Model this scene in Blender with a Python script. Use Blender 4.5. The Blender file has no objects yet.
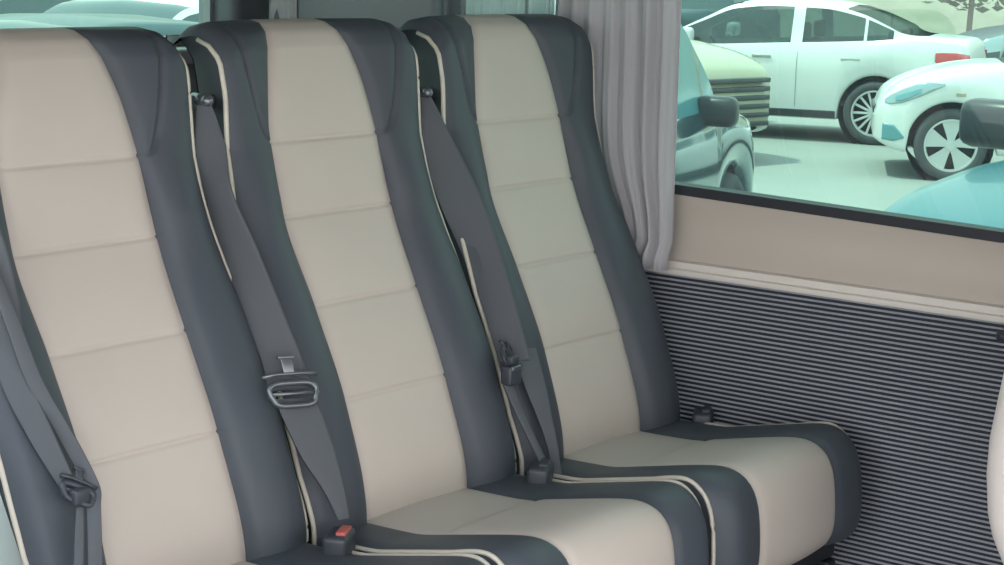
import bpy, bmesh, math, random
from mathutils import Vector, Matrix
random.seed(7)
SC = bpy.context.scene
COL = SC.collection
PI = math.pi

# ------------------------------------------------------------------ helpers
def lin(r, g, b):
    f = lambda v: v / 12.92 if v <= .04045 else ((v + .055) / 1.055) ** 2.4
    return (f(r / 255), f(g / 255), f(b / 255), 1)

def mat(name, col, rough=.5, metal=0, bump=0, scale=200, vary=0, vscale=6, coat=0, spec=.5, sheen=0):
    m = bpy.data.materials.new(name); m.use_nodes = True
    nt = m.node_tree; b = nt.nodes['Principled BSDF']
    b.inputs['Base Color'].default_value = col
    b.inputs['Roughness'].default_value = rough
    b.inputs['Metallic'].default_value = metal
    b.inputs['Specular IOR Level'].default_value = spec
    if coat:
        b.inputs['Coat Weight'].default_value = coat; b.inputs['Coat Roughness'].default_value = .05
    if sheen: b.inputs['Sheen Weight'].default_value = sheen
    tc = nt.nodes.new('ShaderNodeTexCoord')
    if bump:
        n = nt.nodes.new('ShaderNodeTexNoise'); n.inputs['Scale'].default_value = scale
        n.inputs['Detail'].default_value = 4
        bp = nt.nodes.new('ShaderNodeBump'); bp.inputs['Strength'].default_value = bump
        bp.inputs['Distance'].default_value = .002
        nt.links.new(tc.outputs['Object'], n.inputs['Vector'])
        nt.links.new(n.outputs['Fac'], bp.inputs['Height'])
        nt.links.new(bp.outputs['Normal'], b.inputs['Normal'])
    if vary:
        n2 = nt.nodes.new('ShaderNodeTexNoise'); n2.inputs['Scale'].default_value = vscale
        n2.inputs['Detail'].default_value = 3
        mx = nt.nodes.new('ShaderNodeMix'); mx.data_type = 'RGBA'
        mx.inputs[6].default_value = tuple(c * (1 - vary) for c in col[:3]) + (1,)
        mx.inputs[7].default_value = tuple(min(1, c * (1 + vary)) for c in col[:3]) + (1,)
        nt.links.new(tc.outputs['Object'], n2.inputs['Vector'])
        nt.links.new(n2.outputs['Fac'], mx.inputs[0])
        nt.links.new(mx.outputs[2], b.inputs['Base Color'])
    return m

def glass_mat(name, tint, gloss=.05, haze=0, hazecol=(.6, .65, .65, 1)):
    m = bpy.data.materials.new(name); m.use_nodes = True
    nt = m.node_tree; nt.nodes.clear()
    o = nt.nodes.new('ShaderNodeOutputMaterial')
    t = nt.nodes.new('ShaderNodeBsdfTransparent'); t.inputs[0].default_value = tint
    g = nt.nodes.new('ShaderNodeBsdfGlossy'); g.inputs['Roughness'].default_value = .02
    x = nt.nodes.new('ShaderNodeMixShader'); x.inputs[0].default_value = gloss
    nt.links.new(t.outputs[0], x.inputs[1]); nt.links.new(g.outputs[0], x.inputs[2])
    last = x
    if haze:  # painted haze: pale veil standing for light reflected in the pane
        d = nt.nodes.new('ShaderNodeBsdfDiffuse'); d.inputs[0].default_value = hazecol
        tr = nt.nodes.new('ShaderNodeBsdfTranslucent'); tr.inputs[0].default_value = hazecol
        dd = nt.nodes.new('ShaderNodeMixShader'); dd.inputs[0].default_value = .5
        nt.links.new(d.outputs[0], dd.inputs[1]); nt.links.new(tr.outputs[0], dd.inputs[2])
        y = nt.nodes.new('ShaderNodeMixShader'); y.inputs[0].default_value = haze
        nt.links.new(x.outputs[0], y.inputs[1]); nt.links.new(dd.outputs[0], y.inputs[2]); last = y
    nt.links.new(last.outputs[0], o.inputs[0])
    return m

def cloth_mat(name, col, trans):
    m = bpy.data.materials.new(name); m.use_nodes = True
    nt = m.node_tree; nt.nodes.clear()
    o = nt.nodes.new('ShaderNodeOutputMaterial')
    d = nt.nodes.new('ShaderNodeBsdfDiffuse'); d.inputs[0].default_value = col
    t = nt.nodes.new('ShaderNodeBsdfTransparent')
    l = nt.nodes.new('ShaderNodeBsdfTranslucent'); l.inputs[0].default_value = col
    a = nt.nodes.new('ShaderNodeMixShader'); a.inputs[0].default_value = .25
    b = nt.nodes.new('ShaderNodeMixShader'); b.inputs[0].default_value = trans
    nt.links.new(d.outputs[0], a.inputs[1]); nt.links.new(l.outputs[0], a.inputs[2])
    nt.links.new(a.outputs[0], b.inputs[1]); nt.links.new(t.outputs[0], b.inputs[2])
    nt.links.new(b.outputs[0], o.inputs[0])
    return m

def mesh(name, verts, faces, m, parent=None, smooth=True, mats=None, idx=None, loc=None, label=None):
    me = bpy.data.meshes.new(name); me.from_pydata(verts, [], faces)
    bm = bmesh.new(); bm.from_mesh(me)
    bmesh.ops.recalc_face_normals(bm, faces=bm.faces[:])
    bm.to_mesh(me); bm.free()
    for mm in (mats or [m]): me.materials.append(mm)
    if idx: me.polygons.foreach_set('material_index', idx)
    if smooth: me.shade_smooth()
    me.update()
    o = bpy.data.objects.new(name, me); COL.objects.link(o)
    if parent: o.parent = parent
    if loc: o.location = loc
    if label: o['label'] = label
    return o

def thing(name, label, cat, loc=(0, 0, 0), rotz=0, group=None):
    o = bpy.data.objects.new(name, None); COL.objects.link(o)
    o.empty_display_size = .1
    o.location = loc; o.rotation_euler = (0, 0, rotz); tag(o, label, cat, group); return o

def tag(o, label, cat, group=None):
    o['label'] = label; o['category'] = cat
    if group: o['group'] = group
    return o

def struct(o):
    o['kind'] = 'structure'; return o

class MB:
    """collects shapes into one mesh"""
    def __init__(s): s.v = []; s.f = []
    def add(s, v, f):
        n = len(s.v); s.v += [tuple(p) for p in v]; s.f += [tuple(i + n for i in q) for q in f]
    def box(s, c, d, bev=.0, rot=None):
        bm = bmesh.new(); bmesh.ops.create_cube(bm, size=1)
        bmesh.ops.scale(bm, vec=d, verts=bm.verts)
        if bev: bmesh.ops.bevel(bm, geom=bm.edges[:], offset=bev, segments=3, affect='EDGES', profile=.5)
        if rot is not None: bmesh.ops.rotate(bm, cent=(0, 0, 0), matrix=rot, verts=bm.verts)
        bmesh.ops.translate(bm, vec=c, verts=bm.verts)
        s._bm(bm)
    def _bm(s, bm):
        bm.verts.index_update()
        s.add([v.co[:] for v in bm.verts], [[v.index for v in f.verts] for f in bm.faces]); bm.free()
    def cyl(s, a, b, r, n=16, r2=None):
        a = Vector(a); b = Vector(b); d = b - a
        bm = bmesh.new()
        bmesh.ops.create_cone(bm, cap_ends=True, segments=n, radius1=r, radius2=r if r2 is None else r2, depth=d.length)
        q = d.to_track_quat('Z', 'Y').to_matrix()
        bmesh.ops.rotate(bm, cent=(0, 0, 0), matrix=q, verts=bm.verts)
        bmesh.ops.translate(bm, vec=(a + b) / 2, verts=bm.verts); s._bm(bm)
    def ball(s, c, r, n=16, sc=(1, 1, 1)):
        bm = bmesh.new(); bmesh.ops.create_uvsphere(bm, u_segments=n, v_segments=n // 2, radius=r)
        bmesh.ops.scale(bm, vec=sc, verts=bm.verts)
        bmesh.ops.translate(bm, vec=c, verts=bm.verts); s._bm(bm)
    def tube(s, pts, r, n=8, closed=False):
        P = [Vector(p) for p in pts]; m = len(P); V = []
        for i, p in enumerate(P):
            if closed: t = P[(i + 1) % m] - P[i - 1]
            else: t = P[min(i + 1, m - 1)] - P[max(i - 1, 0)]
            t.normalize()
            a = t.cross(Vector((0, 0, 1)));
            if a.length < .15: a = t.cross(Vector((1, 0, 0)))
            a.normalize(); b = t.cross(a)
            V += [p + (a * math.cos(2 * PI * k / n) + b * math.sin(2 * PI * k / n)) * r for k in range(n)]
        F = []
        for i in range(m if closed else m - 1):
            j = (i + 1) % m
            for k in range(n): F.append((i * n + k, i * n + (k + 1) % n, j * n + (k + 1) % n, j * n + k))
        if not closed: F += [tuple(range(n)), tuple(range((m - 1) * n, m * n))]
        s.add(V, F)
    def lathe_y(s, prof, c=(0, 0, 0), n=40, closed=True):
        """profile (radius, y) turned round the y axis"""
        m = len(prof); V = []; F = []
        for k in range(n):
            a = 2 * PI * k / n
            V += [(c[0] + r * math.cos(a), c[1] + y, c[2] + r * math.sin(a)) for r, y in prof]
        for k in range(n):
            k2 = (k + 1) % n
            for i in range(m if closed else m - 1):
                i2 = (i + 1) % m
                F.append((k * m + i, k * m + i2, k2 * m + i2, k2 * m + i))
        s.add(V, F)
    def grid(s, rows):
        n = len(rows[0]); V = [p for r in rows for p in r]; F = []
        for i in range(len(rows) - 1):
            for j in range(n - 1): F.append((i * n + j, i * n + j + 1, (i + 1) * n + j + 1, (i + 1) * n + j))
        s.add(V, F)
    def build(s, name, m, parent=None, smooth=True, loc=None, label=None):
        return mesh(name, s.v, s.f, m, parent, smooth, loc=loc, label=label)

def flat(o, ang=.6):
    """smooth shading with sharp edges kept"""
    me = o.data
    bm = bmesh.new(); bm.from_mesh(me)
    for e in bm.edges:
        if len(e.link_faces) == 2 and e.calc_face_angle(0) > ang: e.smooth = False
    bm.to_mesh(me); bm.free(); return o

def interp(x, P):
    """piecewise linear through sorted (x, y)"""
    if x <= P[0][0]: return P[0][1]
    for (a, b), (c, d) in zip(P, P[1:]):
        if x <= c: return b + (d - b) * (x - a) / (c - a) if c > a else d
    return P[-1][1]

def smooth_interp(x, P):
    """Catmull-Rom style (monotone x)"""
    if x <= P[0][0]: return P[0][1]
    if x >= P[-1][0]: return P[-1][1]
    n = len(P)
    def sl(i):
        if i == 0: return (P[1][1] - P[0][1]) / (P[1][0] - P[0][0])
        if i == n - 1: return (P[-1][1] - P[-2][1]) / (P[-1][0] - P[-2][0])
        a = (P[i][1] - P[i - 1][1]) / (P[i][0] - P[i - 1][0]); b = (P[i + 1][1] - P[i][1]) / (P[i + 1][0] - P[i][0])
        return 0 if a * b <= 0 else 2 * a * b / (a + b)
    for i in range(n - 1):
        if x <= P[i + 1][0]:
            h = P[i + 1][0] - P[i][0]; t = (x - P[i][0]) / h
            return ((2*t**3 - 3*t*t + 1) * P[i][1] + (t**3 - 2*t*t + t) * h * sl(i)
                    + (-2*t**3 + 3*t*t) * P[i + 1][1] + (t**3 - t*t) * h * sl(i + 1))

# ------------------------------------------------------------------ materials
CREAM = mat('cream_leather', lin(199, 189, 180), .55, bump=.12, scale=900, vary=.04, vscale=9, spec=.35)
DARK = mat('slate_leather', lin(72, 78, 86), .5, bump=.15, scale=900, vary=.06, vscale=8, spec=.4)
PIPE = mat('cream_piping', lin(205, 198, 184), .5)
SHELL = mat('seat_shell', lin(66, 71, 78), .6)
FRAME = mat('seat_frame_metal', lin(45, 48, 54), .45, .4)
WEB = mat('belt_webbing', lin(90, 94, 99), .7, bump=.3, scale=1500, spec=.3)
STEEL = mat('belt_steel', lin(120, 125, 132), .35, .7)
BLACKP = mat('black_plastic', lin(60, 65, 73), .4)
RED = mat('red_button', lin(196, 100, 92), .4)
TRIMC = mat('wall_plastic', lin(196, 186, 176), .5, vary=.03, vscale=3)
RAILM = mat('rail_plastic', lin(226, 220, 212), .35)
RIBL = mat('rib_pile_light', lin(168, 171, 177), .75, bump=.2, scale=800)
RIBD = mat('rib_groove_dark', lin(42, 48, 58), .8)
RUBBER = mat('window_rubber', lin(40, 44, 52), .6)
CURT = cloth_mat('curtain_cloth', lin(196, 194, 198), .0)
SHEER = cloth_mat('sheer_cloth', lin(140, 142, 150), .42)
CURTD = cloth_mat('curtain_dark', lin(115, 117, 125), .0)
PILLAR = mat('pillar_plastic', lin(125, 127, 133), .6)
ROOFL = mat('headliner', lin(120, 119, 118), .9)
FLOORM = mat('floor_vinyl', lin(90, 92, 98), .7, vary=.1, vscale=20)
PALE = mat('pale_plastic', lin(232, 223, 217), .5)
TINT = glass_mat('tinted_glass', (.275, .44, .36, 1), .04, .025, (.5, .75, .75, 1))

# ------------------------------------------------------------------ camera
cam = bpy.data.objects.new('camera', bpy.data.cameras.new('camera')); COL.objects.link(cam)
CX, CY = 502, 282.5
VXP = (2000., -15.); VYP = (-2000., -120.)
FP = math.sqrt(-((VXP[0]-CX)*(VYP[0]-CX) + (VXP[1]-CY)*(VYP[1]-CY)))
rx = Vector((VXP[0]-CX, CY-VXP[1], -FP)).normalized()
ry = Vector((VYP[0]-CX, CY-VYP[1], -FP)).normalized()
rz = rx.cross(ry)
EYE = 1.22
cam.matrix_world = Matrix.Translation((0, 0, EYE)) @ Matrix((rx, ry, rz)).to_4x4()
cam.data.sensor_width = 36; cam.data.lens = FP * 36 / 1004
cam.data.clip_start = .05; cam.data.clip_end = 500
SC.camera = cam

# ------------------------------------------------------------------ seats
PROF = [(.395, 1.726), (.416, 1.722), (.58, 1.766), (.71, 1.826), (.83, 1.884), (.936, 1.912), (1.02, 1.932), (1.068, 1.947)]
TOPR = [(1.089, 1.960), (1.101, 1.980), (1.105, 2.002), (1.100, 2.024), (1.085, 2.040)]
HW = [(.39, .220), (.47, .225), (.58, .226), (.70, .223), (.8, .214), (.9, .205), (1.0, .203), (1.06, .205), (1.12, .205)]
CE = [(.39, .118), (.58, .113), (.71, .114), (.83, .119), (.936, .114), (1.0, .104), (1.05, .091), (1.088, .076), (1.105, .066)]
SEAMS = [.936, .83, .71, .582]
ROWS = []
z = .395
while z < 1.0685:
    ROWS.append((smooth_interp(z, PROF), z)); z += .0025
NF = len(ROWS)
prev = ROWS[-1]
tp = [(prev[1], prev[0])] + TOPR
for (z0, y0), (z1, y1) in zip(tp, tp[1:]):
    for t in (.34, .67, 1): ROWS.append((y0 + (y1 - y0) * t, z0 + (z1 - z0) * t))

def back_pt(i, x, hwscale=1):
    """front surface of the backrest: row i, across x (m from the centre)"""
    y, zz = ROWS[i]
    top = max(0, i - NF) / (len(ROWS) - NF)
    hw = smooth_interp(min(zz, 1.12), HW); u = x / hw; a = abs(u)
    ce = smooth_interp(zz if i < NF + 9 else 1.105, CE) / hw
    head = min(1, max(0, (zz - .86) / .1))
    fwd = 0
    if a > ce:
        t = (a - ce) / (1 - ce)                       # 0 at the seam, 1 at the outer edge
        crest = .024 * (1 - head) + .010 * head
        t = min(1, t)
        fwd += crest * max(0, math.sin(PI * t ** .85)) ** .8
        fwd += t * (.008 + .022 * min(1, max(0, (zz - .93) / .13)))
        # wing seam in the head section
        if zz > .92 and i < NF + 8:
            ws = .03 + .62 * math.sqrt(max(0, zz - .936) / .13)
            fwd -= .007 * math.exp(-((t - ws) / .04) ** 2) * min(1, (zz - .92) / .03)
    else:
        # cream insert, slightly hollow across, padded between the seams
        k = a / ce
        lo = max([s for s in SEAMS + [.395] if s <= zz], default=.395)
        hi = min([s for s in SEAMS + [1.16] if s > zz], default=1.16)
        q = (zz - lo) / (hi - lo)
        pad = .0065 * (max(0, 4 * q * (1 - q))) ** .9
        fwd += pad * (1 - k ** 4) - .004 * (1 - k * k)
        for s_ in SEAMS: fwd -= .0035 * math.exp(-((zz - s_) / .0022) ** 2)
    fwd -= .005 * math.exp(-((a - ce) / .035) ** 2)   # stitched groove
    low = min(1, max(0, (.80 - zz) / .12)) * min(1, max(0, (zz - .44) / .06))
    fwd -= (.004 + .008 * low) * max(0, (a - .90) / .1) ** 2       # rolled outer edge
    fwd *= 1 - .75 * top
    if zz > .99: zz = .99 + (zz - .99) * (1 - .17 * a ** 18)
    if i >= NF: y = y - .012 * top * a ** 4
    return (x, y - fwd, zz)

CPROF = [(1.745, .417), (1.68, .4185), (1.61, .421), (1.58, .428), (1.52, .441), (1.46, .454), (1.425, .4605), (1.398, .4605),
         (1.376, .452), (1.361, .434), (1.353, .41), (1.349, .375), (1.347, .34), (1.350, .312), (1.358, .296), (1.374, .286), (1.40, .283)]
def resample(P, step):
    out = []
    for (a, b), (c, d) in zip(P, P[1:]):
        n = max(1, int(math.hypot(c - a, d - b) / step))
        for k in range(n): out.append((a + (c - a) * k / n, b + (d - b) * k / n))
    out.append(P[-1]); return out
CR = resample(CPROF, .009)
def smooth_path(P, it=3):
    for _ in range(it):
        P = [P[0]] + [((a[0] + 2*b[0] + c[0]) / 4, (a[1] + 2*b[1] + c[1]) / 4) for a, b, c in zip(P, P[1:], P[2:])] + [P[-1]]
    return P
CR = smooth_path(CR)
CHW = .221; CCE = .1175
def cush_pt(i, x):
    y, zz = CR[i]
    t0 = CR[max(i - 1, 0)]; t1 = CR[min(i + 1, len(CR) - 1)]
    ty, tz = t1[0] - t0[0], t1[1] - t0[1]; l = math.hypot(ty, tz) or 1
    ny, nz = tz / l, -ty / l                           # outward normal
    a = abs(x) / CHW; ce = CCE / CHW; d = 0
    if a > ce:
        t = (a - ce) / (1 - ce)
        d += .005 * max(0, math.sin(PI * min(1, t))) ** .8 + .003 * t
    else:
        k = a / ce; d += .006 * (1 - k * k) * (1 if y < 1.58 else .3)
        d -= .003 * math.exp(-((y - 1.592) / .006) ** 2) * (zz > .40)
    d -= .0045 * math.exp(-((a - ce) / .03) ** 2)
    d -= .005 * max(0, (a - .88) / .12) ** 2
    if a > .8 and y < 1.48: y += .022 * ((a - .8) / .2) ** 2 * min(1, (1.48 - y) / .1)
    if zz < .33 and y < 1.5: pass
    return (x, y + ny * d, zz + nz * d)

def lspace(a, b, n): return [a + (b - a) * k / (n - 1) for k in range(n)]

def make_seat(xc, label):
    r = thing('van_seat', label, 'seat', (xc, 1.6, 0), 0, 'row of three seats')
    off = lambda P: [(p[0], p[1] - 1.6, p[2]) for p in P]
    n = len(ROWS)
    def ce_at(i):
        zz = ROWS[i][1]; return smooth_interp(zz if i < NF + 9 else 1.105, CE)
    hwat = lambda i: smooth_interp(min(ROWS[i][1], 1.12), HW)
    b = MB(); b.grid([off([back_pt(i, x) for x in lspace(-ce_at(i), ce_at(i), 31)]) for i in range(n)])
    b.build('backrest_insert', CREAM, r, label='cream quilted centre of the backrest')
    for s in (-1, 1):
        b = MB(); b.grid([off([back_pt(i, s * x) for x in lspace(ce_at(i), hwat(i), 30)]) for i in range(n)])
        b.build('backrest_bolster', DARK, r, label='dark slate padded side of the backrest')
    # shell: sides and back
    b = MB()
    for s in (-1, 1):
        rows = []
        for i in range(n):
            p = Vector(back_pt(i, s * hwat(i)))
            th = .05 + .035 * min(1, max(0, (p.z - .5) / .3))
            q = Vector((s * (hwat(i) - .028), max(p.y + .02, min(p.y + th, 2.06)), p.z - .004))
            rows.append(off([p, p.lerp(q, .3) + Vector((s * .004, 0, 0)), p.lerp(q, .7) + Vector((s * .003, 0, 0)), q]))
        b.grid(rows)
    rows = []
    for i in range(n):
        p = Vector(back_pt(i, hwat(i))); th = .05 + .035 * min(1, max(0, (p.z - .5) / .3))
        yb = max(p.y + .02, min(p.y + th, 2.06))
        rows.append(off([(x, yb + .012 * (1 - (x / hwat(i)) ** 2), p.z - .004) for x in lspace(-(hwat(i) - .028), hwat(i) - .028, 9)]))
    b.grid(rows)
    bot = [back_pt(0, x) for x in lspace(-hwat(0), hwat(0), 9)]
    b.grid([off(bot), rows[0]])
    top = [back_pt(n - 1, x) for x in lspace(-hwat(n - 1), hwat(n - 1), 9)]
    b.grid([off(top), rows[-1]])
    b.build('back_shell', SHELL, r)
    for s in (-1, 1):
        b = MB(); pts = []
        for i in range(0, n - 6, 3):
            p = back_pt(i, s * (hwat(i) + .0015)); pts.append((p[0], p[1] + .001, p[2]))
        b.tube(off(pts), .0036, 8); b.build('backrest_piping', PIPE, r, label='cream piping along the backrest edge')
    # cushion
    m = len(CR)
    b = MB(); b.grid([off([cush_pt(i, x) for x in lspace(-CCE, CCE, 31)]) for i in range(m)])
    b.build('cushion_insert', CREAM, r, label='cream centre of the seat cushion')
    for s in (-1, 1):
        b = MB(); b.grid([off([cush_pt(i, s * x) for x in lspace(CCE, CHW, 20)]) for i in range(m)])
        b.build('cushion_bolster', DARK, r, label='dark slate side of the seat cushion')
    b = MB()
    for s in (-1, 1):
        edge = [Vector(cush_pt(i, s * CHW)) for i in range(m)]
        rows = []
        for p in edge:
            c = Vector((s * (CHW - .006), max(1.39, p.y + .012), min(p.z, .30) if p.z > .30 else p.z))
            rows.append(off([p, p.lerp(c, .35) + Vector((s * .002, 0, 0)), c]))
        b.grid(rows)
    b.box((0, 1.565 - 1.6, .292), (2 * (CHW - .01), .35, .02), .004)
    b.build('cushion_side', DARK, r)
    for s in (-1, 1):
        b = MB(); pts = [(p[0], p[1] - .002, p[2] + .0025) for p in (cush_pt(i, s * CHW) for i in range(8, m - 6))]
        b.tube(off(pts), .0034, 8); b.build('cushion_piping', PIPE, r, label='cream piping along the cushion edge')
    b = MB()
    b.box((0, -.03, .265), (.40, .36, .035), .006)
    for s in (-1, 1): b.box((s * .17, -.03, .235), (.03, .38, .03), .004)
    b.build('seat_frame', FRAME, r, smooth=False)
    for s in (-1, 1):
        b = MB()
        b.box((s * .15, -.03, .115), (.045, .26, .215), .01)
        b.box((s * .15, -.03, .008), (.07, .32, .016), .004)
        b.build('seat_leg', FRAME, r, smooth=False)
    return r

seat0 = make_seat(1.588, 'cream and charcoal van seat nearest the camera, cut off by the left edge')
def dup(o, parent=None):
    c = o.copy(); COL.objects.link(c)
    if parent: c.parent = parent
    for ch in list(o.children): dup(ch, c)
    return c
seat1 = dup(seat0); seat1.location.x = 2.052; seat1['label'] = 'middle cream and charcoal van seat, between two other seats of the row'
seat2 = dup(seat0); seat2.location.x = 2.520; seat2['label'] = 'cream and charcoal van seat farthest along the row, beside the ribbed wall panel'

def recline(seat, deg):
    h = Matrix.Translation((0, .13, .42))
    for ch in seat.children:
        if ch.name.startswith('back'): ch.matrix_basis = h @ Matrix.Rotation(math.radians(deg), 4, 'X') @ h.inverted()
recline(seat0, -1.3); recline(seat2, .2)

# ------------------------------------------------------------------ seat belts
def ribbon(P, th=.0016, sub=6):
    """webbing through pairs (left edge, right edge), with a small thickness"""
    n = len(P)
    def cr(k, j, t):
        g = lambda i: Vector(P[max(0, min(n - 1, i))][k])
        a, b, c, d = g(j - 1), g(j), g(j + 1), g(j + 2)
        return .5 * ((2*b) + (c - a) * t + (2*a - 5*b + 4*c - d) * t*t + (3*b - a - 3*c + d) * t**3)
    S = []
    for j in range(n - 1):
        for q in range(sub): S.append((cr(0, j, q / sub), cr(1, j, q / sub)))
    S.append((Vector(P[-1][0]), Vector(P[-1][1])))
    rows = []
    for i, (l, r) in enumerate(S):
        a = S[min(i + 1, len(S) - 1)]; b = S[max(i - 1, 0)]
        t = ((a[0] + a[1]) - (b[0] + b[1])).normalized(); w = (r - l).normalized()
        nn = t.cross(w).normalized() * th
        rows.append([l + nn, l.lerp(r, .08) + nn * 1.6, l.lerp(r, .5) + nn * 1.2, l.lerp(r, .92) + nn * 1.6, r + nn, r - nn, l.lerp(r, .5) - nn, l - nn, l + nn])
    m = MB(); m.grid(rows); return m

B2U = [((1.812, 1.932, 0.993), (1.826, 1.919, 0.997)), ((1.803, 1.926, 0.933), (1.838, 1.902, 0.936)),
   ((1.806, 1.92, 0.878), (1.817, 1.869, 0.882)), ((1.812, 1.892, 0.797), (1.83, 1.833, 0.805)),
   ((1.8, 1.848, 0.735), (1.833, 1.796, 0.74)), ((1.796, 1.808, 0.671), (1.836, 1.76, 0.675)),
   ((1.781, 1.77, 0.622), (1.834, 1.732, 0.625))]
B2L = [((1.783, 1.752, 0.614), (1.84, 1.73, 0.61)), ((1.786, 1.73, 0.576), (1.84, 1.709, 0.572)),
   ((1.794, 1.709, 0.536), (1.843, 1.693, 0.532)), ((1.811, 1.688, 0.495), (1.841, 1.678, 0.494)),
   ((1.824, 1.672, 0.454), (1.837, 1.663, 0.456))]
B3U = [((2.276, 1.932, 0.984), (2.29, 1.915, 0.987)), ((2.266, 1.916, 0.934), (2.3, 1.89, 0.94)),
   ((2.269, 1.901, 0.88), (2.321, 1.869, 0.884)), ((2.272, 1.876, 0.82), (2.337, 1.843, 0.825)),
   ((2.299, 1.855, 0.748), (2.332, 1.804, 0.755)), ((2.295, 1.81, 0.675), (2.319, 1.763, 0.683)),
   ((2.282, 1.77, 0.611), (2.309, 1.728, 0.618)), ((2.278, 1.754, 0.587), (2.305, 1.716, 0.592))]
B3R = [((2.293, 1.743, 0.605), (2.334, 1.727, 0.605)), ((2.288, 1.714, 0.555), (2.329, 1.704, 0.554)),
   ((2.301, 1.695, 0.501), (2.324, 1.685, 0.502)), ((2.306, 1.678, 0.456), (2.319, 1.668, 0.458)),
   ((2.297, 1.662, 0.416), (2.31, 1.653, 0.418))]
B3L = [((2.244, 1.721, 0.562), (2.262, 1.719, 0.562)), ((2.247, 1.701, 0.525), (2.263, 1.7, 0.526)),
   ((2.253, 1.682, 0.489), (2.268, 1.68, 0.489)), ((2.262, 1.66, 0.446), (2.277, 1.658, 0.446))]
B1U = [((1.404, 1.947, 0.958), (1.447, 1.946, 0.956)), ((1.392, 1.895, 0.867), (1.429, 1.867, 0.873)),
   ((1.385, 1.85, 0.789), (1.423, 1.827, 0.793)), ((1.375, 1.802, 0.701), (1.401, 1.779, 0.706)),
   ((1.385, 1.761, 0.633), (1.407, 1.743, 0.638)), ((1.401, 1.725, 0.575), (1.418, 1.715, 0.578))]
B1R = [((1.392, 1.935, .93), (1.407, 1.935, .93)), ((1.388, 1.87, .86), (1.405, 1.868, .86)), ((1.388, 1.816, 0.781), (1.405, 1.812, 0.782)), ((1.392, 1.777, 0.702), (1.409, 1.768, 0.703)),
   ((1.413, 1.75, 0.642), (1.424, 1.736, 0.645)), ((1.427, 1.716, 0.578), (1.441, 1.706, 0.581)),
   ((1.417, 1.699, 0.553), (1.43, 1.689, 0.555)), ((1.394, 1.672, 0.492), (1.412, 1.667, 0.491)),
   ((1.386, 1.664, 0.459), (1.404, 1.658, 0.458))]
B1L = [((1.409, 1.709, 0.555), (1.417, 1.705, 0.556)), ((1.391, 1.691, 0.525), (1.401, 1.686, 0.524)),
   ((1.373, 1.672, 0.491), (1.383, 1.667, 0.491)), ((1.365, 1.665, 0.464), (1.377, 1.66, 0.465))]

def belt_guide(parent, c):
    m = MB()
    m.cyl((c[0] - .004, c[1] - .012, c[2] + .006), (c[0] + .01, c[1] + .03, c[2] + .006), .008, 14)
    m.ball((c[0] - .004, c[1] - .012, c[2] + .006), .0085, 12)
    m.box((c[0] + .015, c[1] + .02, c[2]), (.05, .008, .022), .003)
    m.build('belt_guide', STEEL, parent, label='steel belt anchor bolt')

def tongue(parent, c, w, ax, up, name='latch_plate', m_=STEEL):
    """slotted latch plate: rounded frame, cross bar and blade"""
    ax = Vector(ax).normalized(); up = Vector(up).normalized(); nn = ax.cross(up).normalized()
    C = Vector(c); m = MB(); h = w * .46
    ring = []
    for k in range(28):
        a = 2 * PI * k / 28; cx, sx = math.cos(a), math.sin(a)
        px = math.copysign(abs(cx) ** .45, cx) * w / 2; py = math.copysign(abs(sx) ** .6, sx) * h / 2
        if py < 0: px *= .9
        ring.append(C + ax * px + up * py)
    m.tube(ring, .0042, 8, closed=True)
    m.tube([C - ax * w * .44 + up * .001, C + ax * w * .44 + up * .001], .003, 8)
    m.tube([C - ax * w * .58 + up * h * .78, C - ax * w * .3 + up * h * .9, C + ax * w * .3 + up * h * .9, C + ax * w * .58 + up * h * .82], .0028, 8)
    R = Matrix((ax, up, nn)).transposed()
    m.box(C + up * h * 1.25, (w * .24, h * .62, .004), .001, R)
    m.box(C + up * h * 1.62, (w * .34, .004, .006), .001, R)
    return m.build(name, m_, parent)

def buckle(label, c, yaw, red, parent_label):
    r = thing('belt_buckle', label, 'seat belt buckle', c, yaw, 'belt buckles between the seats')
    m = MB(); m.box((0, 0, .0), (.058, .034, .05), .007); m.box((0, .004, -.036), (.034, .016, .03), .003)
    m.build('housing', BLACKP, r)
    m = MB(); m.box((0, -.006, .0265), (.036, .014, .006), .002)
    m.build('release_button', RED if red else BLACKP, r, label='red press button' if red else None)
    m = MB(); m.tube([(0, .004, -.045), (0, .012, -.07), (0, .03, -.10)], .006, 8); m.build('stalk', BLACKP, r)
    return r

wdir = lambda P: Vector(P[1]) - Vector(P[0])
# belt of the middle seat
r = thing('seat_belt', 'grey seat belt with steel latch plate hanging between the left and middle seats', 'seat belt', (1.80, 1.78, .42))
inv = lambda m, o: [setattr(m, 'v', [(p[0] - o.location.x, p[1] - o.location.y, p[2] - o.location.z) for p in m.v]), m][1]
inv(ribbon(B2U), r).build('shoulder_webbing', WEB, r); inv(ribbon(B2L), r).build('lap_webbing', WEB, r)
belt_guide(r, (1.818 - 1.80, 1.925 - 1.78, .995 - .42))
tongue(r, (1.800 - 1.80, 1.733 - 1.78, .622 - .42), .068, (.9, -.38, -.02), (0, .32, .95))
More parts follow.
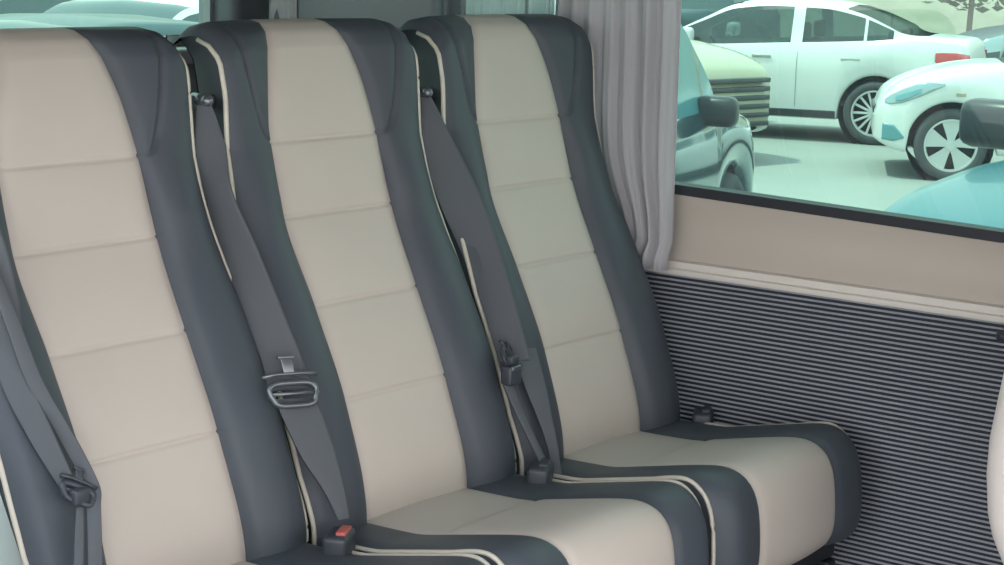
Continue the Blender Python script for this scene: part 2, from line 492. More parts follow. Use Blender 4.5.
# belt of the far seat
r = thing('seat_belt', 'grey seat belt twisted behind its latch plate between the middle and far seats', 'seat belt', (2.28, 1.78, .42))
for nm, P in (('shoulder_webbing', B3U), ('lap_webbing', B3R), ('lap_webbing', B3L)): inv(ribbon(P), r).build(nm, WEB, r)
belt_guide(r, (2.282 - 2.28, 1.922 - 1.78, .986 - .42))
o = tongue(r, (2.262 - 2.28, 1.722 - 1.78, .592 - .42), .05, (.55, -.2, -.8), (.5, .5, .5), 'latch_plate', BLACKP)
m = MB(); m.box((2.252 - 2.28, 1.712 - 1.78, .578 - .42), (.03, .02, .03), .004); m.box((2.246 - 2.28, 1.705 - 1.78, .604 - .42), (.02, .012, .012), .003)
m.build('belt_stop', BLACKP, r)
m = MB(); m.box((2.250 - 2.28, 1.702 - 1.78, .590 - .42), (.022, .006, .008), .002); m.build('latch_blade', STEEL, r)
# belt of the near seat
r = thing('seat_belt', 'blue grey seat belt running down the left side of the seat nearest the camera', 'seat belt', (1.40, 1.76, .42))
for nm, P in (('shoulder_webbing', B1U), ('shoulder_webbing', B1R), ('lap_webbing', B1L)): inv(ribbon(P), r).build(nm, WEB, r)
tongue(r, (1.412 - 1.40, 1.708 - 1.76, .572 - .42), .04, (.7, -.4, -.4), (.3, .3, .8), 'latch_plate', BLACKP)
m = MB(); m.box((1.412 - 1.40, 1.706 - 1.76, .570 - .42), (.024, .014, .02), .004); m.build('belt_stop', BLACKP, r)

buckle('belt buckle with a red button between the left and middle seats', (1.797, 1.645, .425), .5, True, '')
buckle('plain dark belt buckle between the middle and far seats', (2.250, 1.650, .425), .5, False, '')
buckle('dark belt buckle between the far seat and the ribbed wall panel', (2.762, 1.68, .412), .5, False, '')

# ------------------------------------------------------------------ van shell
WX = 2.80; Y0, Y1 = -.8, 2.80; RY = 2.80; ZC = 1.78
def slab(name, c, d, m, bev=0):
    b = MB(); b.box(c, d, bev); return struct(b.build(name, m, smooth=False))
slab('floor', (1.89, .4, -.03), (1.96, 4.9, .06), FLOORM)
slab('ceiling', (1.89, .4, ZC + .03), (1.96, 4.9, .06), ROOFL)

def rounded(y0, y1, z0, z1, rad, slope=0, n=8):
    """closed loop in (y, z), bottom edge sloping with y"""
    P = []
    for (cy, cz, a0) in ((y1 - rad, z1 - rad, 0), (y0 + rad, z1 - rad, 90), (y0 + rad, z0 + rad, 180), (y1 - rad, z0 + rad, 270)):
        for k in range(n + 1):
            a = math.radians(a0 + 90 * k / n); P.append((cy + rad * math.cos(a), cz + rad * math.sin(a)))
    return [(y, z + slope * (y - y0) * (1 if z < (z0 + z1) / 2 else 0)) for y, z in P]

def to_rect(P, y0, y1, z0, z1):
    cy, cz = (y0 + y1) / 2, (z0 + z1) / 2; out = []
    py0, py1 = min(p[0] for p in P), max(p[0] for p in P); pz0, pz1 = min(p[1] for p in P), max(p[1] for p in P)
    for y, z in P:
        u = (y - (py0 + py1) / 2) / ((py1 - py0) / 2); v = (z - (pz0 + pz1) / 2) / ((pz1 - pz0) / 2)
        s = 1 / max(abs(u), abs(v), 1e-6)
        out.append((cy + u * s * (y1 - y0) / 2, cz + v * s * (z1 - z0) / 2))
    return out

W1 = rounded(1.045, 2.30, .782, 1.52, .13, .027)       # front side window, with its rubber outline
W2 = rounded(2.685, 2.785, .80, 1.52, .03)
RAILZ = .683
def ring_faces(n): return [(i, (i + 1) % n, n + (i + 1) % n, n + i) for i in range(n)]
b = MB()
def wall_x(z): return WX + .018 * math.sin(PI * min(1, max(0, (z - RAILZ) / .12)))   # hollow below the glass
n = len(W1); R1 = to_rect(W1, Y0, 2.31, RAILZ - .02, ZC)
lay = []
for t in lspace(0, 1, 9):
    lay.append([(wall_x(a[1] + (c[1] - a[1]) * t), a[0] + (c[0] - a[0]) * t, a[1] + (c[1] - a[1]) * t) for a, c in zip(W1, R1)])
for l in lay: l.append(l[0])
b.grid(lay)
n = len(W2); R2 = to_rect(W2, 2.66, 2.80, RAILZ - .02, ZC)
b.add([(WX, y, z) for y, z in W2] + [(WX, y, z) for y, z in R2], ring_faces(n))
struct(b.build('wall_right', TRIMC))
b = MB(); b.box((WX - .012, 2.485, (ZC + RAILZ) / 2), (.05, .36, ZC - RAILZ), .012); struct(b.build('trim_5', PILLAR))
# outer skin (keeps daylight out below the windows)
b = MB(); b.box((WX + .09, 1.0, .30), (.03, 3.6, .72)); struct(b.build('wall_outer', PILLAR, smooth=False))
# window frames and panes
def window(name, loop, x, rub=.017, label=None):
    inner = []
    cy = sum(p[0] for p in loop) / len(loop); cz = sum(p[1] for p in loop) / len(loop)
    nn = len(loop)
    for i, (y, z) in enumerate(loop):
        a = loop[i - 1]; c = loop[(i + 1) % nn]
        t = Vector((c[0] - a[0], c[1] - a[1])).normalized(); inner.append((y - t.y * rub, z + t.x * rub))
    m = MB()
    for xa in (x - .008, x + .03):
        m.add([(xa, y, z) for y, z in loop] + [(xa, y, z) for y, z in inner], ring_faces(nn))
    for L in (loop, inner):
        m.add([(x - .008, y, z) for y, z in L] + [(x + .03, y, z) for y, z in L], ring_faces(nn))
    w = struct(flat(m.build(name, RUBBER)))
    g = MB()
    k = len(inner)
    g.add([(x + .012, y, z) for y, z in inner], [tuple(range(k))])
    g.build('pane', TINT, w, smooth=False)
    return w
window('window_1', W1, WX)
window('window_2', W2, WX)

# ribbed carpet panel
V = []; F = []; I = []
def prism(P, y0, y1, mi):
    n0 = len(V); k = len(P)
    for x, z in P: V.append((x, y0, z))
    for x, z in P: V.append((x, y1, z))
    for i in range(k - 1):
        F.append((n0 + i, n0 + i + 1, n0 + k + i + 1, n0 + k + i)); I.append(mi)
PITCH = .0083
zz = .02
while zz < .655:
    prism([(WX + .002, zz), (WX + .002, zz + PITCH * .56)], .66, 2.74, 1)
    a = zz + PITCH * .56; e = PITCH * .44
    prism([(WX + .002, a), (WX - .001, a + e * .2), (WX - .002, a + e * .5), (WX - .001, a + e * .8), (WX + .002, a + e)], .66, 2.74, 0)
    zz += PITCH
prism([(WX + .002, zz), (WX + .002, .668)], .66, 2.74, 1)
struct(mesh('trim_1', V, F, None, None, True, [RIBL, RIBD], I))
# light rail above it, two steps with a groove between
b = MB()
P = [(WX + .005, .661), (WX - .012, .661), (WX - .014, .664), (WX - .014, .670), (WX - .012, .6715), (WX - .008, .672),
     (WX - .008, .6735), (WX - .012, .674), (WX - .013, .6765), (WX - .012, .6845), (WX - .006, .686), (WX + .004, .6865)]
b.grid([[(x, y, z) for x, z in P] for y in lspace(Y0, 2.76, 3)])
struct(flat(b.build('trim_2', RAILM)))
b = MB(); b.box((WX - .010, 1.158, .640), (.012, .022, .018), .004); b.cyl((WX - .018, 1.158, .640), (WX - .012, 1.158, .640), .006, 12)
o = b.build('panel_clip', BLACKP); tag(o, 'small black clip on the ribbed panel under the light rail', 'clip')

# rear wall with window
W3 = [(x, z) for x, z in rounded(1.12, 2.66, 1.022, 1.52, .03)]
R3 = to_rect(W3, .90, 2.80, 0, ZC); n = len(W3)
b = MB(); b.add([(x, RY, z) for x, z in W3] + [(x, RY, z) for x, z in R3], ring_faces(n)); struct(b.build('wall_rear', PILLAR, smooth=False))
m = MB(); inner = [(x + (1.89 - x) * .012, z + (1.27 - z) * .03) for x, z in W3]
for y in (RY - .012, RY + .02): m.add([(x, y, z) for x, z in W3] + [(x, y, z) for x, z in inner], ring_faces(n))
for L in (W3, inner): m.add([(x, RY - .012, z) for x, z in L] + [(x, RY + .02, z) for x, z in L], ring_faces(n))
w3 = struct(m.build('window_3', PILLAR))
g = MB(); g.add([(x, RY + .008, z) for x, z in inner], [tuple(range(n))]); g.build('pane', TINT, w3, smooth=False)
b = MB(); b.box((1.9, RY - .04, .995), (1.55, .07, .03), .008); struct(b.build('trim_3', mat('ledge', lin(130, 130, 135), .4)))
b = MB(); b.box((2.712, RY - .035, 1.25), (.105, .08, 1.06), .02); struct(b.build('trim_4', mat('rear_pillar', lin(80, 83, 90), .6)))
b = MB(); b.box((1.72, 2.24, .30), (.56, .72, .60), .06); struct(b.build('glow_box', mat('mint_glow', lin(214, 228, 222), .4)))  # box added; mint window glow put into its pale colour
# door side: wall behind the doorway, headers added over and ahead of it
b = MB(); b.box((.92, 2.08, .40), (.05, 1.44, .80)); b.box((.92, 2.08, 1.54), (.05, 1.44, .48)); b.box((.92, 1.39, ZC / 2), (.05, .06, ZC)); b.box((.92, 2.77, ZC / 2), (.05, .06, ZC)); struct(b.build('wall_left', TRIMC, smooth=False))  # unseen window gap added above the sill to let more light in

b = MB(); b.box((.92, -.32, 1.58), (.05, 3.36, .40)); b.box((1.89, -2.02, 1.52), (1.96, .06, .52)); struct(b.build('shade_header', TRIMC, smooth=False))  # unseen headers added to keep high light off the cushion tops

# ------------------------------------------------------------------ curtains
def curtain(name, label, y0, y1, z0, z1, x, folds, amp, m, pinch=0, shift=0, x_fn=None, group='van curtains'):
    rows = []
    for z in lspace(z0, z1, 40):
        k = (z - z0) / (z1 - z0); row = []
        ph = 0
        for i, t in enumerate(lspace(0, 1, 120)):
            c = 1 - pinch * math.exp(-((z - z0 - .05) / .10) ** 2)
            yy = y0 + (y1 - y0) * (1 - (1 - t) * c) if shift == 0 else y0 + (y1 - y0) * t * c
            w = math.sin(2 * PI * folds * t + 1.3 * math.sin(5.1 * t) + .5 * math.sin(k * 3)) + .35 * math.sin(2 * PI * folds * 2.3 * t + 1)
            row.append((x + amp * w * (.8 + .2 * math.sin(9 * t + 2 * k)) - (.012 if k < .03 else 0), yy, z))
        rows.append(row)
    b = MB(); b.grid(rows); o = b.build(name, m); tag(o, label, 'curtain', group)
    sm = o.modifiers.new('t', 'SOLIDIFY'); sm.thickness = .0015
    return o
cu = curtain('curtain', 'light grey pleated curtain gathered beside the clear part of the side window', 2.03, 1.764,   .672, 1.60, WX - .036, 7.5, .010, CURT, pinch=.38)
curtain('curtain', 'thin see through grey curtain over the side window behind the far seat', 2.29, 2.02, .70, 1.60, WX - .04, 6, .012, SHEER)
b = MB()
for (ya, yb, s) in ((2.790, 2.715, 1), (2.715, 2.655, -1)):
    rows = []
    for z in lspace(.75, 1.60, 60):
        row = []
        gap = .013 * min(1, max(0, (1.094 - z) / .03))
        for t in lspace(0, 1, 24):
            y = (ya + (yb + gap - ya) * t) if s == 1 else (ya - gap + (yb - ya + gap) * t)
            row.append((WX - .035 + .006 * math.sin(t * 12 + s), y, z))
        rows.append(row)
    b.grid(rows)
o = b.build('curtain', CURT); tag(o, 'small pale curtain at the rear corner, parted by a narrow gap', 'curtain', 'van curtains')

# ------------------------------------------------------------------ seat in front, cut off by the right edge
r = thing('front_seat', 'pale cream seat back cut off by the right edge, in front of the ribbed panel', 'seat', (2.535, .82, 0))
rows = []
FP_ = [(.36, .03), (.385, .10), (.41, .135), (.43, .150), (.46, .168), (.49, .178), (.54, .184), (.59, .183), (.65, .174), (.71, .164), (.80, .146), (.92, .12), (1.02, .10), (1.07, .065), (1.085, .0)]
for zf, yf in FP_:
    rows.append([(.235 * math.copysign(abs(math.sin(a)) ** .5, math.sin(a)), .0 + yf * max(0, math.cos(a)) ** .45 if abs(a) < PI / 2 else 0, zf) for a in lspace(-PI / 2, PI / 2, 33)])
b = MB(); b.grid(rows); o = b.build('back_shell', PALE, r, label='rounded pale cream shell')
b = MB(); b.grid([[(x, -.03 - .02 * math.cos(x * 6), z) for x in lspace(-.235, .235, 15)] for z in lspace(.4, 1.08, 20)]); o = b.build('backrest_pad', CREAM, r)
o.modifiers.new('t', 'SOLIDIFY').thickness = .06
b = MB(); b.box((0, -.25, .37), (.44, .46, .13), .04); b.build('seat_cushion', CREAM, r)
b = MB(); b.box((0, -.22, .15), (.36, .34, .3), .02); b.build('seat_pedestal', FRAME, r)

# ------------------------------------------------------------------ outside
GZ = -.70
ASPH = mat('pale_concrete', lin(149, 151, 148), .9, vary=.10, vscale=1.2, bump=.3, scale=30)
b = MB(); b.box((30, 20, GZ - .05), (140, 140, .1)); struct(b.build('ground', ASPH, smooth=False))
WHITE = mat('white_paint', lin(226, 226, 226), .3, coat=.6)
TAN = mat('tan_paint', lin(170, 166, 142), .35, coat=.5)
TEALP = mat('teal_paint', lin(58, 112, 124), .35, .1, coat=.3)
NAVY = mat('dark_paint', lin(70, 100, 112), .15, .5, coat=1)
DPAINT = mat('dull_dark_paint', lin(44, 72, 80), .35, coat=.2)
CGLASS = mat('car_glass', lin(58, 78, 84), .08, 0, spec=.9)
SGLASS = glass_mat('clear_car_glass', (.42, .52, .52, 1), .10)
LGLASS = mat('car_glass_light', lin(96, 150, 160), .1, 0, spec=.9)
TIRE = mat('tyre', lin(70, 72, 76), .85)
RIM = mat('alloy', lin(205, 205, 205), .4, .3)
WELL = mat('wheel_well', lin(34, 36, 40), .9)
CHROME = mat('chrome', lin(220, 222, 225), .15, .9)
LAMP = mat('headlamp', lin(150, 172, 178), .12, .3, coat=1)
REDL = mat('tail_lamp', lin(205, 55, 60), .2, coat=1)
BLK = mat('car_trim', lin(50, 54, 60), .35)

def make_wheel(parent, c, R, side, style):
    """side = +1 / -1: outer face towards +y / -y"""
    y = c[1]; s = side; m = MB(); w = .19
    prof = [(R * .73, -w / 2), (R * .9, -w / 2), (R * .975, -w * .40), (R, -w * .25), (R, w * .25), (R * .975, w * .40), (R * .9, w / 2), (R * .73, w / 2), (R * .70, 0)]
    m.lathe_y(prof, c, 48); t = m.build('wheel', TIRE, parent)
    m = MB(); f = y + s * w * .42
    m.lathe_y([(R * .74, 0), (R * .74, s * .012), (R * .68, s * .014), (R * .66, -s * .02)], (c[0], f, c[2]), 48)
    if style == 'multi':
        N = 15
        for k in range(N):
            a = 2 * PI * k / N; rm = Matrix.Rotation(-a, 3, 'Y')
            m.box(Vector((c[0], f - s * .004, c[2])) + rm @ Vector((R * .39, 0, 0)), (R * .60, .02, R * .075), .004, rm)
        m.cyl((c[0], f - s * .02, c[2]), (c[0], f + s * .01, c[2]), R * .15, 20)
    elif style == 'five':
        N = 5                                           # broad blades leaving five triangular openings
        for k in range(N):
            a = 2 * PI * (k + .25) / N; V = []
            for rr, hw in ((.08, .10), (.25, .16), (.48, .27), (.69, .38)):
                V.append((rr, hw)); 
            pts = []
            for rr, hw in V:
                for q in (-1, 1):
                    rx_ = R * rr; tz_ = q * R * hw * .78
                    pts.append((c[0] + rx_ * math.cos(a) - tz_ * math.sin(a), f, c[2] + rx_ * math.sin(a) + tz_ * math.cos(a)))
            P2 = [(p[0], p[1] - s * .015, p[2]) for p in pts]
            nn = len(pts)
            fs = [(0, 1, 3, 2), (2, 3, 5, 4), (4, 5, 7, 6)]
            m.add(pts + P2, fs + [tuple(i + nn for i in q) for q in fs] + [(0, 2, nn + 2, nn), (2, 4, nn + 4, nn + 2), (4, 6, nn + 6, nn + 4), (1, 3, nn + 3, nn + 1), (3, 5, nn + 5, nn + 3), (5, 7, nn + 7, nn + 5)])
        m.cyl((c[0], f - s * .02, c[2]), (c[0], f + s * .014, c[2]), R * .14, 20)
    m.build('rim', RIM, t, smooth=False)
    m = MB(); m.cyl((c[0], f - s * .05, c[2]), (c[0], f - s * .03, c[2]), R * .66, 32); m.build('brake_disc', WELL, t)  # plain dark disc closing the wheel behind the spokes

r_sect = {}
def side_y(car, x, z):
    P, g = r_sect[car.name](x)
    for (ya, za), (yb, zb) in zip(P, P[1:]):
        if za <= z <= zb: return ya + (yb - ya) * (z - za) / max(1e-6, zb - za)
    return P[4][0]

def patch(car, name, m, side, poly, lift=.008, label=None):
    """a panel following the car's flank: poly = list of (x, z low, z high)"""
    rows = []
    for x in lspace(poly[0][0], poly[-1][0], 22):
        lo = interp(x, [(p[0], p[1]) for p in poly]); hi = interp(x, [(p[0], p[2]) for p in poly])
        col = [(x, side * (side_y(car, x, z) + lift), z) for z in lspace(lo, hi, 9)]
        rows.append([(x, side * (side_y(car, x, lo) - .03), lo)] + col + [(x, side * (side_y(car, x, hi) - .03), hi)])
    b = MB(); b.grid(rows); return b.build(name, m, car, label=label)

def make_car(label, loc, yaw, paint, L, W, body, roof, wheels, R, glass=CGLASS, win=((-9, 9),), wsh=None, rsh=None,
             style='multi', lamp=None, tail=None, group=None, cat='car', name='parked_car', detail=True, sill=.24, mirrors=True, tum=.34, mirror=(.11, 0, 1)):
    r = thing(name, label, cat, loc, yaw, group)
    ts = 6
    xs = sorted(set([round(x, 4) for x in lspace(-L / 2, L / 2, 150)]))
    def sect(x):
        zt = smooth_interp(x, body)
        g = max(0, smooth_interp(x, roof) - zt) if roof[0][0] < x < roof[-1][0] else 0
        zb = sill
        e = abs(x) / (L / 2)
        zb += .10 * max(0, (e - .86) / .14) ** 1.5
        for wx in wheels:
            if abs(x - wx) < R + .06: zb = max(zb, R + math.sqrt((R + .06) ** 2 - (x - wx) ** 2))
        zb = min(zb, zt - .1)
        w = W / 2 * (1 - .16 * max(0, (e - .72) / .28) ** 2.2 - .14 * max(0, (e - .95) / .05) ** 2)
        q = min(1, g / .12); P = []
        mid = lambda a, b_: a + (b_ - a) * q
        P.append((w * .78, zb)); P.append((w * .965, zb)); P.append((w * .985, zb + (zt - zb) * .1)); P.append((w * .995, zb + (zt - zb) * .35))
        P.append((w * 1.0, zb + (zt - zb) * .62)); P.append((w * .985, zb + (zt - zb) * .82)); P.append((w * .955, zt - .012))
        P.append((mid(w * .93, w * .925), zt + mid(.006, min(.03, g * .1))))
        for fr in (.35, .6, .86): P.append((mid(w * (.93 - fr * .25), w * .925 - tum * g * fr), zt + mid(.006 + .02 * fr, .02 + (g - .02) * fr)))
        P.append((mid(w * .5, w * .90 - tum * g), zt + mid(.034, g * .965)))
        P.append((mid(w * .35, (w * .90 - tum * g) * .82), zt + mid(.038, g)))
        P.append((0, zt + mid(.042, g + .022)))
        return P, g
    r_sect[r.name] = sect
    S = [sect(x) for x in xs]; nr = len(S[0][0])
    parts = {}
    def put(cat_, quad):
        parts.setdefault(cat_, MB()).add(quad, [(0, 1, 2, 3)])
    for i in range(len(xs) - 1):
        xm = (xs[i] + xs[i + 1]) / 2; g = (S[i][1] + S[i + 1][1]) / 2
        for j in range(nr - 1):
            c = 'body'
            if 7 <= j <= 9 and g > .05 and any(a < xm < b_ for a, b_ in win): c = 'side_window'
            elif j >= 11 and wsh and wsh[0] < xm < wsh[1]: c = 'windscreen'
            elif j >= 11 and rsh and rsh[0] < xm < rsh[1]: c = 'rear_window'
            zmid = (S[i][0][j][1] + S[i][0][j + 1][1]) / 2
            for sd in (1, -1):
                cc = c
                if c == 'body' and lamp and xm > lamp[0] and lamp[1] < zmid < lamp[2] and 3 <= j <= 6: cc = 'headlight'
                if c == 'body' and tail and xm < tail[0] and tail[1] < zmid < tail[2] and 3 <= j <= 6: cc = 'tail_light'
                k = cc + ('' if cc in ('body', 'windscreen', 'rear_window') else ('|%d' % sd))
                q = [(xs[i], sd * S[i][0][j][0], S[i][0][j][1]), (xs[i + 1], sd * S[i + 1][0][j][0], S[i + 1][0][j][1]),
                     (xs[i + 1], sd * S[i + 1][0][j + 1][0], S[i + 1][0][j + 1][1]), (xs[i], sd * S[i][0][j + 1][0], S[i][0][j + 1][1])]
                put(k, q)
    for i in (0, len(xs) - 1):
        P = S[i][0]; loop = [(xs[i], y, z) for y, z in P] + [(xs[i], -y, z) for y, z in reversed(P[:-1])]
        parts['body'].add(loop, [tuple(range(len(loop)))])
    MM = {'body': paint, 'side_window': glass, 'windscreen': glass, 'rear_window': glass, 'headlight': LAMP, 'tail_light': REDL}
    for k, m in parts.items():
        o = m.build(k.split('|')[0], MM[k.split('|')[0]], r)
        bm = bmesh.new(); bm.from_mesh(o.data); bmesh.ops.remove_doubles(bm, verts=bm.verts, dist=.0005)
        bmesh.ops.recalc_face_normals(bm, faces=bm.faces); bm.to_mesh(o.data); bm.free(); o.data.shade_smooth()
    b = MB(); b.box((0, 0, .42), (L * .93, W * .66, .30), .03)
    for wx in wheels: b.lathe_y([(R + .058, -W * .46), (R + .058, W * .46), (R + .05, W * .46), (R + .05, -W * .46)], (wx, 0, R), 32)
    b.build('underbody', WELL, r)
    for wx in wheels:
        for s in (1, -1): make_wheel(r, (wx, s * (W / 2 - .105), R), R, s, style)
    if mirrors:
        mx = wsh[0] if wsh else L * .15
        for s in (1, -1):
            zx = smooth_interp(wsh[1] - .18, body) + .06
            k_ = mirror[2] if len(mirror) > 2 else 1; zx += mirror[1]
            b = MB(); b.box((wsh[1] - .42, s * (W / 2 + mirror[0]), zx + .06), (.13 * k_, .23 * k_, .16 * k_), .045 * k_); b.box((wsh[1] - .40, s * (W / 2), zx - .0), (.07, .16, .04), .01)
            b.build('wing_mirror', paint if paint is WHITE or paint is TAN else BLK, r)
    return r

# profiles: (x, z), x forward from the middle of the car
def sedan(label, loc, yaw, paint, **k):
    body = [(-2.25, .66), (-2.2, .98), (-2.12, 1.06), (-1.6, 1.085), (-1.2, 1.03), (-.3, .975), (.6, .93), (1.0, .93), (1.4, .89), (1.9, .78), (2.15, .66), (2.25, .5)]
    roof = [(-1.78, 1.07), (-1.5, 1.17), (-1.1, 1.34), (-.7, 1.425), (-.2, 1.44), (.2, 1.40), (.55, 1.24), (1.0, 1.0), (1.1, .93)]
    return make_car(label, loc, yaw, paint, 4.5, 1.8, body, roof, (-1.32, 1.42), .325, wsh=(.18, 1.08), rsh=(-1.76, -.95), **k)
def hatch(label, loc, yaw, paint, **k):
    body = [(-1.88, .5), (-1.84, .9), (-1.75, 1.0), (-.3, .99), (.3, .985), (.75, .985), (1.1, .955), (1.4, .89), (1.62, .81), (1.80, .70), (1.88, .54)]
    roof = [(-1.85, .98), (-1.7, 1.25), (-1.4, 1.44), (-.7, 1.51), (-.3, 1.50), (0, 1.42), (.4, 1.19), (.74, 1.0), (.82, .97)]
    return make_car(label, loc, yaw, paint, 3.76, 1.76, body, roof, (-1.12, 1.22), .315, wsh=(-.1, .79), rsh=(-1.83, -1.45), **k)
def suv(label, loc, yaw, paint, **k):
    body = [(-2.2, .6), (-2.15, 1.0), (-2.05, 1.06), (-.3, 1.04), (.6, 1.03), (1.0, 1.06), (1.4, 1.02), (1.85, .93), (2.1, .82), (2.2, .6)]
    roof = [(-2.15, 1.05), (-1.95, 1.4), (-1.6, 1.60), (-.7, 1.68), (-.1, 1.66), (.3, 1.56), (.75, 1.28), (1.1, 1.06), (1.2, 1.03)]
    return make_car(label, loc, yaw, paint, 4.4, 1.85, body, roof, (-1.3, 1.33), .35, wsh=(.2, 1.16), rsh=(-2.12, -1.7), **k)

def place(px, py, x_local, y_local, yaw):
    """car origin so that its local point (x_local, y_local) lies over the ground point"""
    c, s = math.cos(yaw), math.sin(yaw)
    return (px - (c * x_local - s * y_local), py - (s * x_local + c * y_local), GZ)

yw = math.radians(107)
wsed = sedan('white saloon car seen side on through the side window, with a red tail lamp', place(17.75, 8.93, -1.32, .9, yw), yw, WHITE, glass=SGLASS,
      win=((-1.46, -1.20), (-1.15, -.52), (-.40, .86)), group='cars outside the side window')
def on_side(par, y, items, m, name):
    b = MB()
    for c, d in items: b.box((c[0], y, c[1]), d, .006)
    return b.build(name, m, par)
for x in (-1.05, -.12): on_side(wsed, .885, [((x, .865), (.20, .03, .03))], mat('handle', lin(190, 190, 188), .3, .3), 'door_handle')
CABIN = mat('cabin_trim', lin(88, 96, 98), .8)
for y in (-.38, .38):
    b = MB(); b.box((-.32, y, .72), (.16, .46, .62), .06, Matrix.Rotation(-.25, 3, 'Y')); b.box((-.46, y, 1.12), (.10, .26, .18), .04)
    b.box((.0, y, .52), (.55, .46, .16), .05); b.build('front_seat', CABIN, wsed)
b = MB(); b.box((-1.28, 0, .76), (.16, 1.2, .56), .06, Matrix.Rotation(-.3, 3, 'Y')); b.box((-1.0, 0, .52), (.5, 1.2, .16), .05)
for y in (-.4, .4): b.box((-1.40, y, 1.08), (.10, .26, .16), .04)
b.build('rear_bench', CABIN, wsed)
b = MB(); b.box((.85, 0, .78), (.35, 1.4, .24), .06)
b.tube([(.52 + .06 * math.sin(a), .38 + .18 * math.cos(a), .84 + .18 * math.sin(a)) for a in lspace(0, 2 * PI, 25)[:-1]], .015, 8, closed=True)
b.build('dashboard', CABIN, wsed)
b = MB(); b.box((0, 0, .40), (3.4, 1.5, .05)); b.build('cabin_floor', CABIN, wsed)
SEAM = mat('door_gap', lin(150, 160, 158), .6)
for x in (-.50, .62): patch(wsed, 'door_gap', SEAM, 1, [(x, .36, .92), (x + .008, .36, .92)], .002)
patch(wsed, 'sill_trim', BLK, 1, [(-.92, .25, .33), (1.0, .25, .33)], .004)
for sd in (1, -1):
    patch(wsed, 'tail_light', REDL, sd, [(-2.225, .78, .95), (-2.10, .78, .97), (-1.96, .83, .97), (-1.90, .88, .965)], .008)
    patch(wsed, 'headlight', LAMP, sd, [(1.75, .64, .70), (2.0, .58, .70), (2.2, .56, .62)], .008)
yw = math.radians(118)
hcar = hatch('white hatchback with five spoke wheel and slanted headlamp at the right of the side window', place(15.39, 6.99, 1.22, .88, yw), yw, WHITE,
      style='five', win=((-1.4, -.6), (-.5, .45)), group='cars outside the side window')
for sd in (1, -1):
    patch(hcar, 'headlight', LAMP, sd, [(1.30, .83, .845), (1.48, .74, .855), (1.64, .67, .79), (1.75, .65, .73), (1.80, .66, .69)], .008)
    patch(hcar, 'headlight_trim', LGLASS, sd, [(1.50, .76, .80), (1.64, .69, .75), (1.71, .68, .72)], .014)
    patch(hcar, 'fog_lamp_recess', LGLASS, sd, [(1.62, .36, .37), (1.71, .33, .47), (1.81, .34, .48)], .008)
    patch(hcar, 'side_marker', TAN, sd, [(1.12, .74, .77), (1.20, .74, .77)], .006)
b = MB(); b.box((1.865, 0, .57), (.05, .8, .08), .02); b.build('grille', BLK, hcar)
# teal car close to the van
yw = math.radians(173)
fw = (math.cos(yw), math.sin(yw)); rt = (fw[1], -fw[0])
mp = (8.04, 3.42)                                  # near wing mirror
tcar = suv('teal car with a dark wing mirror at the right end of the side window', place(mp[0], mp[1], .70, -1.03, yw), yw, TEALP,
      glass=BLK, win=((-1.6, -.6), (-.5, .7)), mirror=(.11, .02, 1.35), group='cars outside the side window')
yw = math.radians(17.4)
body = [(-2.2, .6), (-2.15, 1.0), (-2.05, 1.06), (-.3, 1.05), (.6, 1.05), (1.0, 1.07), (1.4, 1.03), (1.85, .95), (2.1, .84), (2.2, .6)]
roof = [(-2.15, 1.05), (-2.0, 1.45), (-1.6, 1.64), (-.7, 1.70), (0, 1.69), (.55, 1.64), (.85, 1.40), (1.15, 1.08), (1.22, 1.04)]
ncar = make_car('dark glossy car nose on beside the curtain at the left end of the side window', place(8.594, 5.244, .70, -.93, yw), yw, NAVY, 4.4, 1.85, body, roof, (-1.3, 1.33), .35,
      glass=LGLASS, win=((-1.9, -.75), (-.68, -.1), (0, .74), (.80, 1.0)), wsh=(.5, 1.16), rsh=(-2.12, -1.7), tum=.2, mirror=(.01, -.10), group='cars outside the side window')
yw = math.radians(-100)
gcar = suv('tan car with a slatted grille between the dark car and the white saloon', place(15.6, 9.0, 2.1, .72, yw), yw, TAN, mirrors=False, group='cars outside the side window')
b = MB()
for k in range(6): b.box((2.19, 0,   .36 + k * .08), (.08, 1.36, .045), .01)
b.build('grille', BLK, gcar)
yw = math.radians(130)
sedan('dark car with chrome lights beyond the tail of the white saloon', (28.5, 10.6, GZ), yw, DPAINT, lamp=(1.7, .6, .85), group='cars outside the side window')
yw = math.radians(95)
suv('dark car parked beyond the nose of the white saloon', (24.5, 16.5, GZ), yw, DPAINT, group='cars outside the side window')
# cars behind the van, through the rear window
yw = math.radians(180)
sedan('white saloon car farther back through the rear window', (11.2, 14.9, GZ), yw, WHITE, group='cars outside the rear window')
sedan('white car nearer and to the right in the rear window', (10.3, 11.6, GZ), math.radians(185), WHITE, group='cars outside the rear window')
sedan('dark car low at the left edge of the rear window', (7.2, 8.95, GZ), math.radians(180), DPAINT, group='cars outside the rear window')
suv('dark car at the back of the rear window view', (13.0, 18.0, GZ), math.radians(190), DPAINT, group='cars outside the rear window')

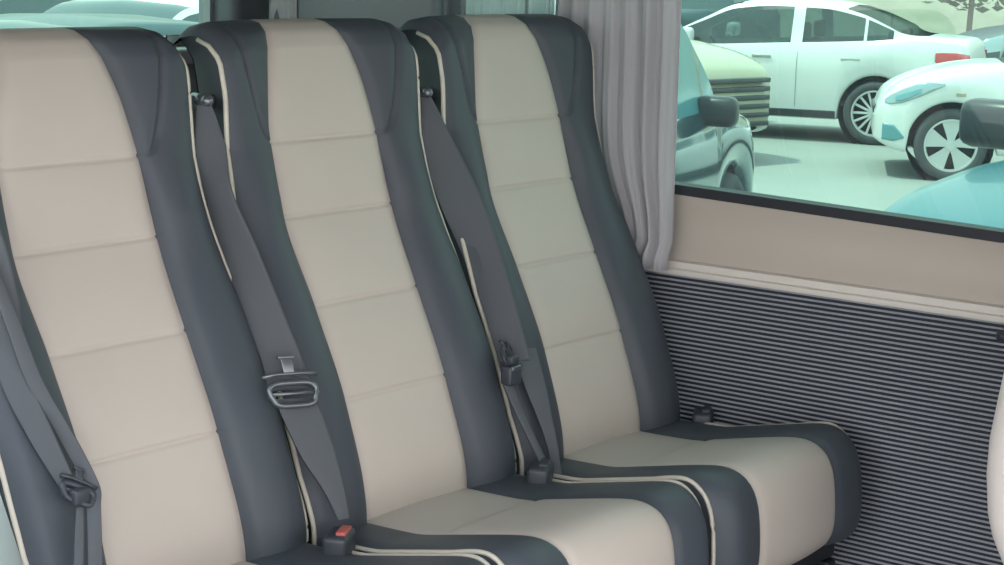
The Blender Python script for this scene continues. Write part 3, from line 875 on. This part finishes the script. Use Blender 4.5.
# sandy bank and a tree far off
BANK = mat('sandy_bank', lin(146, 142, 128), .95, vary=.25, vscale=2, bump=.5, scale=5)
rows = []
for i, t in enumerate(lspace(0, 1, 14)):
    row = []
    for k in range(60):
        a = k / 59; base = Vector((62 - 75 * a, -20 + 80 * a + 14 * math.sin(a * 3), 0))
        d = Vector((.72, .69, 0)); p = base + d * (t * 22)
        row.append((p.x, p.y, GZ - .05 + 8 * t ** .8 + .35 * math.sin(k * 1.9 + i) * t))
    rows.append(row)
b = MB(); b.grid(rows); struct(b.build('bank', BANK))
BARK = mat('bark', lin(110, 105, 100), .9); LEAF = mat('leaf', lin(85, 110, 90), .8)
tr = thing('tree', 'slim tree with a dark crown on the sandy bank', 'tree', (34.0, 15.25, GZ))
b = MB(); b.tube([(0, 0, 0), (.08, 0, 1.2), (0, .05, 2.4), (.1, 0, 3.6)], .055, 10)
for k in range(5):
    a = k * 1.256; b.tube([(.02, 0, 1.9 + .2 * k), (.7 * math.cos(a), .7 * math.sin(a), 2.6 + .25 * k)], .04, 6)
b.build('trunk', BARK, tr)
V = []; F = []
for k in range(1500):
    a = random.uniform(0, 2 * PI); u = random.random() ** .5; h = random.uniform(-1, 1)
    c = Vector((1.6 * u * math.cos(a) * math.sqrt(1 - h * h), 1.6 * u * math.sin(a) * math.sqrt(1 - h * h), 2.3 + 1.4 * h * u))
    q = Matrix.Rotation(random.uniform(0, 6), 3, 'Z') @ Matrix.Rotation(random.uniform(0, 6), 3, 'X'); s = .14
    n0 = len(V); V += [tuple(c + q @ Vector(p)) for p in ((-s, 0, 0), (0, -s * .5, .02), (s, 0, 0), (0, s * .5, .02))]; F.append((n0, n0 + 1, n0 + 2, n0 + 3))
mesh('crown', V, F, LEAF, tr, smooth=False)

# ------------------------------------------------------------------ light
w = bpy.data.worlds.new('World'); SC.world = w; w.use_nodes = True
nt = w.node_tree; bg = nt.nodes['Background']
tc = nt.nodes.new('ShaderNodeTexCoord'); sp = nt.nodes.new('ShaderNodeSeparateXYZ'); rp = nt.nodes.new('ShaderNodeValToRGB')
rp.color_ramp.elements[0].position = .0; rp.color_ramp.elements[0].color = (1, .96, .935, 1)
rp.color_ramp.elements[1].position = .7; rp.color_ramp.elements[1].color = (.75, .84, .95, 1)
nt.links.new(tc.outputs['Generated'], sp.inputs[0]); nt.links.new(sp.outputs['Z'], rp.inputs[0]); nt.links.new(rp.outputs[0], bg.inputs[0])
bg.inputs['Strength'].default_value = 1.6
sun = bpy.data.objects.new('sun', bpy.data.lights.new('sun', 'SUN')); COL.objects.link(sun)
sun.data.energy = 3.0; sun.data.angle = .01; sun.data.color = (1, .95, .88)
sun.rotation_euler = Vector((.25, -.35, -1)).to_track_quat('-Z', 'Y').to_euler()

SC.view_settings.view_transform = 'Standard'; SC.view_settings.look = 'None'
SC.view_settings.gamma = 1; SC.view_settings.use_curve_mapping = False
SC.view_settings.exposure = 1.4
